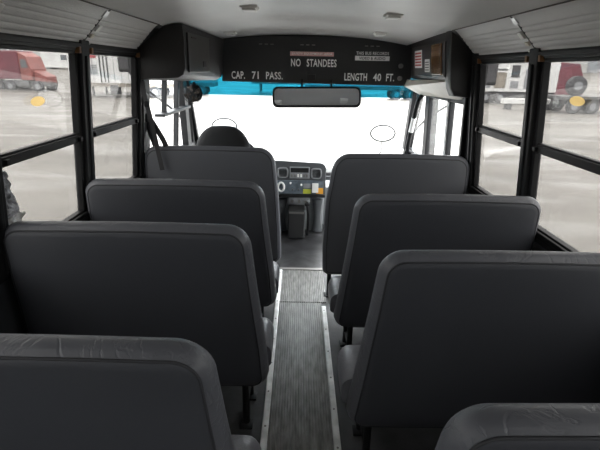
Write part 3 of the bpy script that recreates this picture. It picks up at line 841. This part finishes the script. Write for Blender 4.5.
for x, l in ((DX(282), 'left'), (DX(319), 'right')):
    bm = new()
    rings = []
    for k in range(9):
        a = k/8; rr_ = .055-.02*sin(pi*a)
        rings.append([(x+rr_*cos(t2), YD+.06+rr_*.6*sin(t2), .02+.33*a) for t2 in [2*pi*j/16 for j in range(16)]])
    loft(bm, rings); obj('duct', bm, 'dash', dash, smooth=True)
# steering wheel and column
sw_ = thing('steering_wheel', 'black steering wheel in front of the driver seat', 'steering wheel', (-.60, YD-.05, .62))
bm = new(); tl = Matrix.Translation((-.60, YD-.22, .80)) @ Matrix.Rotation(radians(38), 4, 'X')
tube(bm, [tl @ Vector((.22*cos(a), .22*sin(a), 0)) for a in [2*pi*k/36 for k in range(36)]], .014, 8, closed=True); obj('rim', bm, 'black_metal', sw_, smooth=True)
for a in (pi/2, pi/2+2.1, pi/2-2.1):
    bm = new(); cyl(bm, tl @ Vector((0, 0, -.02)), tl @ Vector((.21*cos(a), .21*sin(a), 0)), .012, 8); obj('spoke', bm, 'black_metal', sw_, smooth=True)
bm = new(); cyl(bm, tl @ Vector((0, 0, .02)), tl @ Vector((0, 0, -.28)), .045, 16); obj('column', bm, 'black_metal', sw_, smooth=True)

# ------------------------------------------------------------------ driver seat
ds = thing('driver_seat', 'black fabric driver seat with a rounded high back behind the left barrier', 'seat', (-.605, 3.65, 0))
bm = new()
def dring(k, d, Y=3.56):
    pts = []
    zt, zb = 1.125, .50
    for i in range(40):
        a = 2*pi*i/40
        x = .222*math.copysign(abs(cos(a))**.55, cos(a)); z = (zt+zb)/2+(zt-zb)/2*math.copysign(abs(sin(a))**.62, sin(a))
        if z > .95: x *= 1-.20*((z-.95)/.175)**1.5
        pts.append((-.607+x*k, Y+d+.10*(1.1-z), (zt+zb)/2+(z-(zt+zb)/2)*(1-(1-k)*.5)))
    return pts
loft(bm, [dring(.7, -.008), dring(.88, 0), dring(.96, .012), dring(1, .04), dring(1, .08), dring(.95, .11), dring(.8, .125)])
obj('backrest', bm, 'fabric', ds, smooth='all')
bm = new(); box(bm, -.84, -.37, 3.66, 4.02, .42, .56, .05, 4); obj('cushion', bm, 'fabric', ds, smooth=True)
bm = new(); box(bm, -.74, -.47, 3.66, 3.96, .02, .42, .03); box(bm, -.80, -.41, 3.60, 4.02, 0, .03, .005); obj('pedestal', bm, 'black_metal', ds)

# straps hanging by the left post
def strap(name, pts, w_, lab, th=.0035):
    bm = new(); P = smooth_curve(pts, 8); rings = []
    for i, p in enumerate(P):
        d = (P[min(i+1, len(P)-1)]-P[max(i-1, 0)]).normalized(); sd = d.cross(Vector((0, 1, 0))).normalized()
        n_ = sd.cross(d).normalized()
        rings.append([p+sd*w_/2+n_*th/2, p-sd*w_/2+n_*th/2, p-sd*w_/2-n_*th/2, p+sd*w_/2-n_*th/2])
    loft(bm, rings); return bm
t_ = thing('hanging_strap', 'black webbing strap hanging from the overhead enclosure over the left barrier', 'strap', (-.97, 2.99, 1.0))
obj('webbing', strap('', [(-1.005, 3.015, 1.47), (-.995, 2.995, 1.40), (-.975, 2.985, 1.30), (-.955, 2.985, 1.18), (-.935, 2.99, 1.03), (-.915, 2.985, .90)], .030, ''), 'webbing', t_, smooth=True)
obj('webbing', strap('', [(-.970, 2.995, 1.235), (-.935, 3.0, 1.17), (-.90, 3.005, 1.10), (-.885, 3.01, 1.055)], .034, ''), 'webbing', t_, smooth=True)
bm = new(); box(bm, -.995, -.965, 2.975, 3.0, 1.31, 1.35, .006); obj('buckle', bm, 'black_metal', t_)
t_ = thing('seat_belt', 'black driver seat belt strap against the left window post', 'seat belt', (-1.02, 3.1, .9))
obj('webbing', strap('', [(-1.035, 3.14, 1.22), (-1.02, 3.13, 1.14), (-.985, 3.12, 1.02), (-.97, 3.12, .95)], .04, ''), 'webbing', t_, smooth=True)
bm = new(); box(bm, -1.06, -1.02, 3.10, 3.16, 1.20, 1.26, .01); obj('anchor', bm, 'black_metal', t_)

# torn tape on the first left post in view
t_ = thing('torn_tape', 'crumpled torn grey tape hanging on the window at the far left edge', 'tape', (-1.07, 1.60, .85))
random.seed(3)
def crumple(y0, y1, z0, z1, xoff, n1, n2, amp, taper):
    bm = new(); g_ = []
    for i in range(n1+1):
        row = []
        for j in range(n2+1):
            a = i/n1; z = z1+(z0-z1)*a; w_ = taper(a)
            y = y0+(y1-y0)*w_*j/n2 + (random.uniform(-.012, .012) if j == n2 else 0)
            row.append(Vector((wx(-1, z)-.012+xoff+random.uniform(0, amp), y, z+random.uniform(-.006, .006))))
        g_.append(row)
    th = Vector((.004, 0, 0))
    A = [[bm.verts.new(p) for p in r_] for r_ in g_]; B = [[bm.verts.new(p+th) for p in r_] for r_ in g_]
    for i in range(n1):
        for j in range(n2):
            bm.faces.new((A[i][j], A[i+1][j], A[i+1][j+1], A[i][j+1])); bm.faces.new((B[i][j], B[i][j+1], B[i+1][j+1], B[i+1][j]))
    bd = [e_ for e_ in bm.edges if len(e_.link_faces) == 1]
    for i in range(n1):
        for j in (0, n2): bm.faces.new((A[i][j], B[i][j], B[i+1][j], A[i+1][j]))
    for j in range(n2):
        for i in (0, n1): bm.faces.new((A[i][j], A[i][j+1], B[i][j+1], B[i][j]))
    return bm
obj('tape_strip', crumple(1.56, 1.68, .99, 1.19, .0, 16, 7, .014, lambda a: .45+.7*a), 'tape', t_)
o = obj('backing_shred', crumple(1.58, 1.72, .90, 1.01, .003, 7, 6, .014, lambda a: .95-.5*a), 'tape_white', t_); o['label'] = 'pale shredded end'

# outside mirror reflections, painted as amber ovals on the two nearest panes
for s, y, z, lab in ((-1, 1.875, 1.418, 'small yellow oval painted as a mirror reflection on the nearest left window'), (1, 1.87, 1.458, 'small yellow oval painted as a mirror reflection on the nearest right window')):
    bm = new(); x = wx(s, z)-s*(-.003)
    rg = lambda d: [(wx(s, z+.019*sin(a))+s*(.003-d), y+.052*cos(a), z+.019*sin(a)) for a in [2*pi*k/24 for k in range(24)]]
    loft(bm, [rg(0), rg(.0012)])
    tag(obj('window_sticker', bm, 'reflection_yellow'), lab, 'sticker')  # a painted mirror reflection on the glass, not a real sticker

# ------------------------------------------------------------------ ceiling fittings
for x, y, lab in ((-.272, 2.62, 'small square cream ceiling lamp, nearer one on the left'), (-.555, 3.85, 'small square cream ceiling lamp, farther one on the left'),
                  (.512, 2.74, 'small square cream ceiling lamp, nearer one on the right'), (.602, 3.70, 'small square cream ceiling lamp, farther one on the right')):
    z = roofz(x, y)
    t_ = thing('ceiling_lamp', lab, 'lamp', (x, y, z), 'small square lamps on the ceiling')
    bm = new(); box(bm, x-.046, x+.046, y-.062, y+.062, z-.010, z+.004, .003); obj('base_plate', bm, 'white', t_)
    bm = new(); box(bm, x-.036, x+.036, y-.05, y+.05, z-.022, z-.008, .006); obj('lens', bm, 'white', t_)
bm = new(); 
# inside rear view mirror
im = thing('rear_view_mirror', 'wide rounded interior rear view mirror below the header', 'mirror', (.15, 4.08, 1.33))
mt = Matrix.Translation((.150, 4.08, 1.330)) @ Matrix.Rotation(radians(-1), 4, 'Y') @ Matrix.Rotation(radians(-13), 4, 'X')
def rrect(w_, h_, r_, y, n=6):
    pts = []
    for cx_, cz_, a0 in ((w_-r_, h_-r_, 0), (-w_+r_, h_-r_, pi/2), (-w_+r_, -h_+r_, pi), (w_-r_, -h_+r_, 1.5*pi)):
        for k in range(n+1):
            a = a0+pi/2*k/n; pts.append(mt @ Vector((cx_+r_*cos(a), y, cz_+r_*sin(a))))
    return pts
bm = new(); loft(bm, [rrect(.372, .074, .04, .030), rrect(.386, .088, .045, .020), rrect(.386, .088, .045, -.006), rrect(.380, .082, .042, -.012), rrect(.370, .072, .038, -.010)]); obj('housing', bm, 'black_metal', im, smooth=True)
bm = new(); loft(bm, [rrect(.369, .071, .037, -.0095), rrect(.369, .071, .037, -.0125)]); obj('mirror_glass', bm, 'mirror', im)
for x in (.02, .28):
    bm = new(); tube(bm, [(x, 4.11, 1.36), (x, 4.15, 1.41), (x, 4.185, 1.47)], .010, 8); obj('bracket', bm, 'black_metal', im, smooth=True)

# driver's fan
fx, fy, fz = -.895, 3.92, 1.350
fn = thing('dashboard_fan', 'small round caged fan hanging below the left overhead enclosure', 'fan', (fx, fy, fz))
bm = new()
for rad_, yo in ((.080, 0), (.064, -.026), (.045, -.040), (.020, -.045)):
    tube(bm, [(fx+rad_*cos(a), fy+yo, fz+rad_*sin(a)) for a in [2*pi*k/28 for k in range(28)]], .0028, 6, closed=True)
for k in range(12):
    a = 2*pi*k/12; tube(bm, [(fx+.02*cos(a), fy-.045, fz+.02*sin(a)), (fx+.06*cos(a), fy-.035, fz+.06*sin(a)), (fx+.079*cos(a), fy, fz+.079*sin(a)), (fx+.07*cos(a), fy+.04, fz+.07*sin(a))], .002, 5)
obj('cage', bm, 'black_metal', fn, smooth=True)
bm = new(); cyl(bm, (fx, fy+.08, fz), (fx, fy-.01, fz), .040, 16); tube(bm, [(fx, fy+.045, fz), (fx, fy+.055, fz), (fx, fy+.075, fz)], [.072, .066, .045], 24); obj('motor_housing', bm, 'black_metal', fn, smooth=True)
for k in range(4):
    a = 2*pi*k/4+.4; c_ = Vector((fx, fy-.012, fz)); e1 = Vector((cos(a), 0, sin(a))); e2 = Vector((-sin(a), .5, cos(a)))
    bm = new(); P = [c_+e1*.015-e2*.012, c_+e1*.066-e2*.030, c_+e1*.068+e2*.022, c_+e1*.015+e2*.012]
    hexa(bm, P+[p+Vector((0, .003, 0)) for p in P]); obj('blade', bm, 'seam', fn)
bm = new(); tube(bm, smooth_curve([(fx, fy+.06, fz), (fx, fy+.09, fz+.04), (fx, fy+.07, 1.438)]), .010, 8); obj('bracket', bm, 'black_metal', fn, smooth=True)

# ------------------------------------------------------------------ bus exterior in view: hood, cross view mirrors, side mirrors
hd = thing('engine_hood', 'white engine hood of the bus ahead of the windshield', 'hood', (0, 5.8, -.4))
bm = new(); secs = []
for y, w_, zt_ in ((5.06, .98, .50), (5.4, .94, .46), (5.9, .88, .38), (6.4, .80, .24), (6.55, .74, .05), (6.6, .70, -.3)):
    sec = []
    for k in range(17):
        a = pi*k/16; sec.append((CX+w_*math.copysign(abs(cos(a))**.45, cos(a)), y, -.4+(zt_+.4)*abs(sin(a))**.35))
    secs.append(sec)
loft(bm, secs); obj('shell', bm, 'bus_body', hd, smooth=True)
for x, z, lab in ((-1.03, .79, 'oval crossover mirror on a thin arm outside, above the driver seat'), (1.165, .735, 'oval crossover mirror on a thin arm outside, right of the aisle')):
    t_ = thing('crossover_mirror', lab, 'mirror', (x, 6.3, z), 'oval mirrors on the front fenders')
    bm = new(); bmesh.ops.create_uvsphere(bm, u_segments=24, v_segments=12, radius=1, matrix=Matrix.Translation((x, 6.32, z)) @ Matrix.Diagonal((.160, .05, .100, 1))); obj('mirror_dome', bm, 'bus_body', t_, smooth=True)  # dome coloured white in place of the bright sky it would reflect
    bm = new(); tube(bm, [(x+.168*cos(a), 6.325, z+.108*sin(a)) for a in [2*pi*k/28 for k in range(28)]], .014, 6, closed=True); obj('rim', bm, 'black_metal', t_, smooth=True)
    bm = new(); sx = 1 if x > 0 else -1; tube(bm, smooth_curve([(x, 6.36, z-.10), (x-sx*.03, 6.30, .45), (x-sx*.36, 6.1, .30)]), .008, 8); obj('arm', bm, 'black_metal', t_, smooth=True)
for s, lab in ((-1, 'dark exterior side mirror outside the left windows'), (1, 'dark exterior side mirror outside the right windows')):
    x = -1.70 if s < 0 else 1.86
    t_ = thing('side_mirror', lab, 'mirror', (x, 4.62, 1.46), 'exterior side mirrors')
    z0 = 1.50 if s < 0 else 1.44
    bm = new(); box(bm, x-.06, x+.06, 4.60, 4.68, z0, z0+.42, .02); obj('housing', bm, 'black_metal', t_)
    bm = new(); box(bm, x-.045, x+.045, 4.594, 4.601, z0+.03, z0+.39, .002); obj('mirror_glass', bm, 'lot_dark', t_)
    bm = new(); tube(bm, smooth_curve([(x, 4.64, z0+.05), (x-s*.12, 4.70, 1.38), (s*1.25+.03, 4.9, 1.0), (s*1.1+.03, 5.0, .45)]), .012, 8); obj('arm', bm, 'black_metal', t_, smooth=True)

# ------------------------------------------------------------------ outside: lot, vehicles, buildings
def gz(d): return -1.0 + (.045*(d-46) if d > 46 else 0)
bm = new(); rad = [0, 4, 8, 15, 25, 35, 46, 60, 80, 110, 200]; N = 48; rows = []
c0 = bm.verts.new((0, 3, -1.0))
for d in rad[1:]: rows.append([bm.verts.new((d*cos(2*pi*k/N), 3+d*sin(2*pi*k/N), gz(d) if d <= 110 else gz(110))) for k in range(N)])
for k in range(N): bm.faces.new((c0, rows[0][k], rows[0][(k+1) % N]))
for a, b_ in zip(rows, rows[1:]):
    for k in range(N): bm.faces.new((a[k], b_[k], b_[(k+1) % N], a[(k+1) % N]))
g = struct('ground', bm, 'ground')

def wheel(parent, x, y, z, R=.52, w_=.3, ax='y'):
    bm = new(); d = Vector((0, w_/2, 0)) if ax == 'y' else Vector((w_/2, 0, 0)); c_ = Vector((x, y, z))
    tube(bm, [c_-d, c_-d*.9, c_+d*.9, c_+d], [R*.92, R, R, R*.92], 20); w = obj('wheel', bm, 'lot_dark', parent, smooth=True)
    bm = new(); tube(bm, [c_-d*1.04, c_+d*1.04], R*.5, 14); obj('rim', bm, 'lot_trailer', w, smooth=True)
def rotz(o, a): o.rotation_euler.z = a

# red semi truck seen from its side, nose to the right
def semi(loc, ang, paint, hoodpaint, lab):
    t_ = thing('semi_truck', lab, 'truck', (0, 0, 0))
    bm = new(); box(bm, -2.1, 1.0, -1.2, 1.2, 1.15, 3.7, .12); obj('sleeper', bm, paint, t_)
    bm = new(); prism_y(bm, [(1.0, 1.1), (2.1, 1.1), (2.1, 2.1), (1.75, 3.2), (1.0, 3.6)], -1.15, 1.15); cb = obj('cab', bm, hoodpaint, t_, bev=.05)
    bm = new(); prism_y(bm, [(1.15, 2.2), (1.9, 2.2), (1.65, 2.95), (1.15, 2.95)], -1.17, 1.17); obj('side_window', bm, 'lot_window', cb)
    bm = new(); prism_y(bm, [(2.1, .9), (3.3, .75), (3.3, 1.45), (2.1, 2.0)], -.85, .85); obj('hood', bm, hoodpaint, t_, bev=.08)
    bm = new(); box(bm, -2.2, 3.3, -.9, .9, .55, 1.0, .05); box(bm, .4, 1.7, -1.2, 1.2, .45, 1.05, .1); obj('chassis', bm, 'lot_grey', t_)
    for x in (-1.5, -.3, 2.5):
        for y in (-1.0, 1.0): wheel(t_, x, y, .52)
    for y in (-1.0, 1.0):
        bm = new(); cyl(bm, (.05, y*1.0, 1.0), (.05, y*1.0, 4.0), .08, 10); obj('exhaust_stack', bm, 'chrome', t_, smooth=True)
    t_.location = loc; rotz(t_, ang); return t_
def trailer(loc, ang, L, H_, body, lab, marks=None, skirt='lot_tan', name='semi_trailer'):
    t_ = thing(name, lab, 'trailer', (0, 0, 0))
    bm = new(); box(bm, 0, L, -1.25, 1.25, 1.15, H_, .05); bd = obj('box_body', bm, body, t_)
    bm = new()
    for k in range(int(L/.6)): box(bm, .3+k*.6, .34+k*.6, -1.27, 1.27, 1.2, H_-.1)
    obj('side_ribs', bm, 'lot_trailer', bd)
    bm = new(); box(bm, 0, L, -1.2, 1.2, .85, 1.15); obj('under_frame', bm, skirt, t_)
    for x in (L-2.6, L-1.3):
        for y in (-1.05, 1.05): wheel(t_, x, y, .5, .5)
    bm = new()
    for y in (-.9, .9): box(bm, .8, .95, y-.08, y+.08, .02, .9)
    obj('landing_leg', bm, 'lot_grey', t_)
    if marks: marks(t_, bd)
    t_.location = loc; rotz(t_, ang); return t_
def at_(px, Y): return (px-300)/450*Y*.97   # rough x from a bearing, only to lay the lot out
semi((-27.2, 46, gz(46)), radians(-6), 'lot_red', 'lot_lightred', 'dark red semi truck with sleeper cab outside the nearest left window')
trailer((-41.0, 47.45, gz(46.5)), radians(-6), 11.3, 4.0, 'lot_trailer', 'grey box trailer at the left edge, behind the red truck')
# small white truck farther back
t_ = thing('delivery_truck', 'small white truck parked beyond the nose of the red semi truck', 'truck', (0, 0, 0))
bm = new(); prism_y(bm, [(0, .5), (6.4, .5), (6.4, 1.5), (5.3, 1.75), (4.6, 2.75), (0, 2.9)], -1.05, 1.05); bd = obj('body', bm, 'lot_white', t_, bev=.08)
bm = new(); prism_y(bm, [(3.4, 1.7), (4.95, 1.7), (4.45, 2.5), (3.4, 2.5)], -1.07, 1.07); obj('side_window', bm, 'lot_window', bd)
for x in (1.2, 5.2):
    for y in (-.9, .9): wheel(t_, x, y, .42, .42, .25)
t_.location = (-42.8, 80, gz(80)); rotz(t_, 0)
def marks2(t_, bd):
    bm = new(); box(bm, 1.2, 2.5, -1.29, -1.25, 3.10, 3.34); box(bm, 1.2, 1.7, -1.29, -1.25, 2.92, 3.02); o = obj('stripe', bm, 'lot_pink', bd); o['label'] = 'red stripe'
    bm = new()
    for k in range(5): box(bm, 1.4, 2.5, -1.29, -1.25, 1.9+k*.15, 1.98+k*.15)
    o = obj('printed_block', bm, 'lot_trailer', bd); o['label'] = 'grey printed block'
    for x in (2.75, 3.05, 3.35):
        bm = new(); box(bm, x, x+.07, -1.34, -1.24, 1.2, 4.1); obj('door_bar', bm, 'lot_grey', bd)
    bm = new(); box(bm, 3.45, 4.1, -1.34, -.6, .25, 1.0, .04); o = obj('tool_box', bm, 'lot_dark', t_); o['label'] = 'dark tool box under the trailer'
trailer((-19.3, 41, gz(41)), radians(-3), 8.5, 4.2, 'lot_white', 'white box trailer with a red stripe outside the front left window', marks2)
# right side -----------------------------------------------------------------
fb = thing('flatbed_trailer', 'low grey flatbed trailer outside the nearest right window', 'trailer', (0, 0, 0))
bm = new(); box(bm, 0, 11, -1.2, 1.2, .95, 1.15, .03); obj('deck', bm, 'lot_grey', fb)
bm = new(); box(bm, 0.2, 10.8, -.5, .5, .6, .95, .03); obj('beam', bm, 'lot_grey', fb)
for x in (1.0, 2.3, 3.6):
    for y in (-.95, .95): wheel(fb, x, y, .48, .48)
for x in (5.2, 7.4):
    bm = new(); box(bm, x, x+1.3, -1.15, -.6, .35, .9, .1); obj('side_tank', bm, 'lot_trailer', fb)
fb.location = (17.6, 32.5, -1.0); rotz(fb, radians(3))
ty_ = thing('loader_tyre', 'big dark tyre standing on the grey flatbed trailer', 'tyre', (0, 0, 0))
bm = new(); tube(bm, [(0, -.25, .65), (0, -.2, .65), (0, .2, .65), (0, .25, .65)], [.56, .65, .65, .56], 28); tt_ = obj('tread', bm, 'lot_dark', ty_, smooth=True)
bm = new(); cyl(bm, (0, -.27, .65), (0, .27, .65), .3, 18); obj('rim', bm, 'lot_trailer', tt_, smooth=True)
ty_.location = (19.15, 32.6, .15)
# white equipment truck with a long white beam
eq = thing('service_truck', 'white service truck with a dark red cab outside the front right window', 'truck', (0, 0, 0))
bm = new(); box(bm, 0, 7.5, -1.2, 1.2, 1.0, 3.6, .06); bd = obj('service_body', bm, 'lot_white', eq)
for x0, x1, z0, z1, m_ in ((.5, 1.7, 1.3, 2.4, 'lot_trailer'), (2.0, 3.0, 1.3, 2.6, 'lot_tan'), (3.4, 4.1, 2.2, 3.2, 'lot_dark'), (3.4, 4.1, 1.3, 1.9, 'lot_trailer'), (.4, 3.0, 2.75, 2.9, 'lot_grey'), (4.6, 5.6, 1.3, 2.9, 'lot_trailer')):
    bm = new(); box(bm, x0, x1, -1.24, -1.19, z0, z1, .02); obj('compartment_door', bm, m_, bd)
bm = new(); prism_y(bm, [(7.5, .7), (9.9, .7), (9.9, 1.8), (9.2, 3.4), (7.5, 3.5)], -1.15, 1.15); obj('cab', bm, 'lot_red', eq, bev=.06)
bm = new(); box(bm, -.2, 9.8, -.9, .9, .5, 1.0, .04); obj('chassis', bm, 'lot_grey', eq)
for x in (1.5, 2.8, 8.6):
    for y in (-.95, .95): wheel(eq, x, y, .5, .5)
eq.location = (14.8, 42, -1.0)
bb_ = thing('barrier_beam', 'long white beam lying on dark blocks outside the front right window', 'beam', (0, 0, 0))
bm = new(); box(bm, 0, 6.5, -.25, .25, .42, .78, .03); obj('beam', bm, 'lot_white', bb_)
for x in (.3, 3.2, 6):
    bm = new(); box(bm, x, x+.35, -.3, .3, 0, .42, .02); obj('block', bm, 'lot_dark', bb_)
bb_.location = (15.0, 34.5, -1.0)
# trailers ahead of the bus
for k, (x, y, L, lab) in enumerate(((-19, 45, 11, 'white box trailer parked far ahead, left one'), (-5, 50, 12, 'white box trailer parked far ahead, middle one'), (.5, 44, 11, 'white box trailer parked far ahead, right one'))):
    trailer((x, y, gz(y)), 0, L, 3.6, 'lot_trailer' if k != 1 else 'lot_tan', lab, None, 'lot_grey')
# buildings
def building(x0, x1, y0, y1, h, lab, doors):
    t_ = thing('warehouse', lab, 'building', ((x0+x1)/2, y0, 0))
    zb = gz(min(110, math.hypot((x0+x1)/2, y0)))-2
    bm = new(); box(bm, x0, x1, y0, y1, zb, h); obj('wall', bm, 'building', t_)
    bm = new(); box(bm, x0-.4, x1+.4, y0-.4, y1+.4, h, h+.5); obj('roof', bm, 'lot_trailer', t_)
    for k in range(doors):
        x = x0+(x1-x0)*(k+.5)/doors; bm = new(); box(bm, x-2, x+2, y0-.08, y0, zb+1, zb+6.5); obj('loading_door', bm, 'lot_trailer', t_)
building(-110, -30, 100, 125, 10, 'long pale warehouse beyond the trucks on the left', 9)
building(-22, 40, 108, 130, 9, 'pale warehouse far ahead of the bus', 7)
building(46, 120, 96, 125, 10, 'long pale warehouse beyond the trucks on the right', 8)
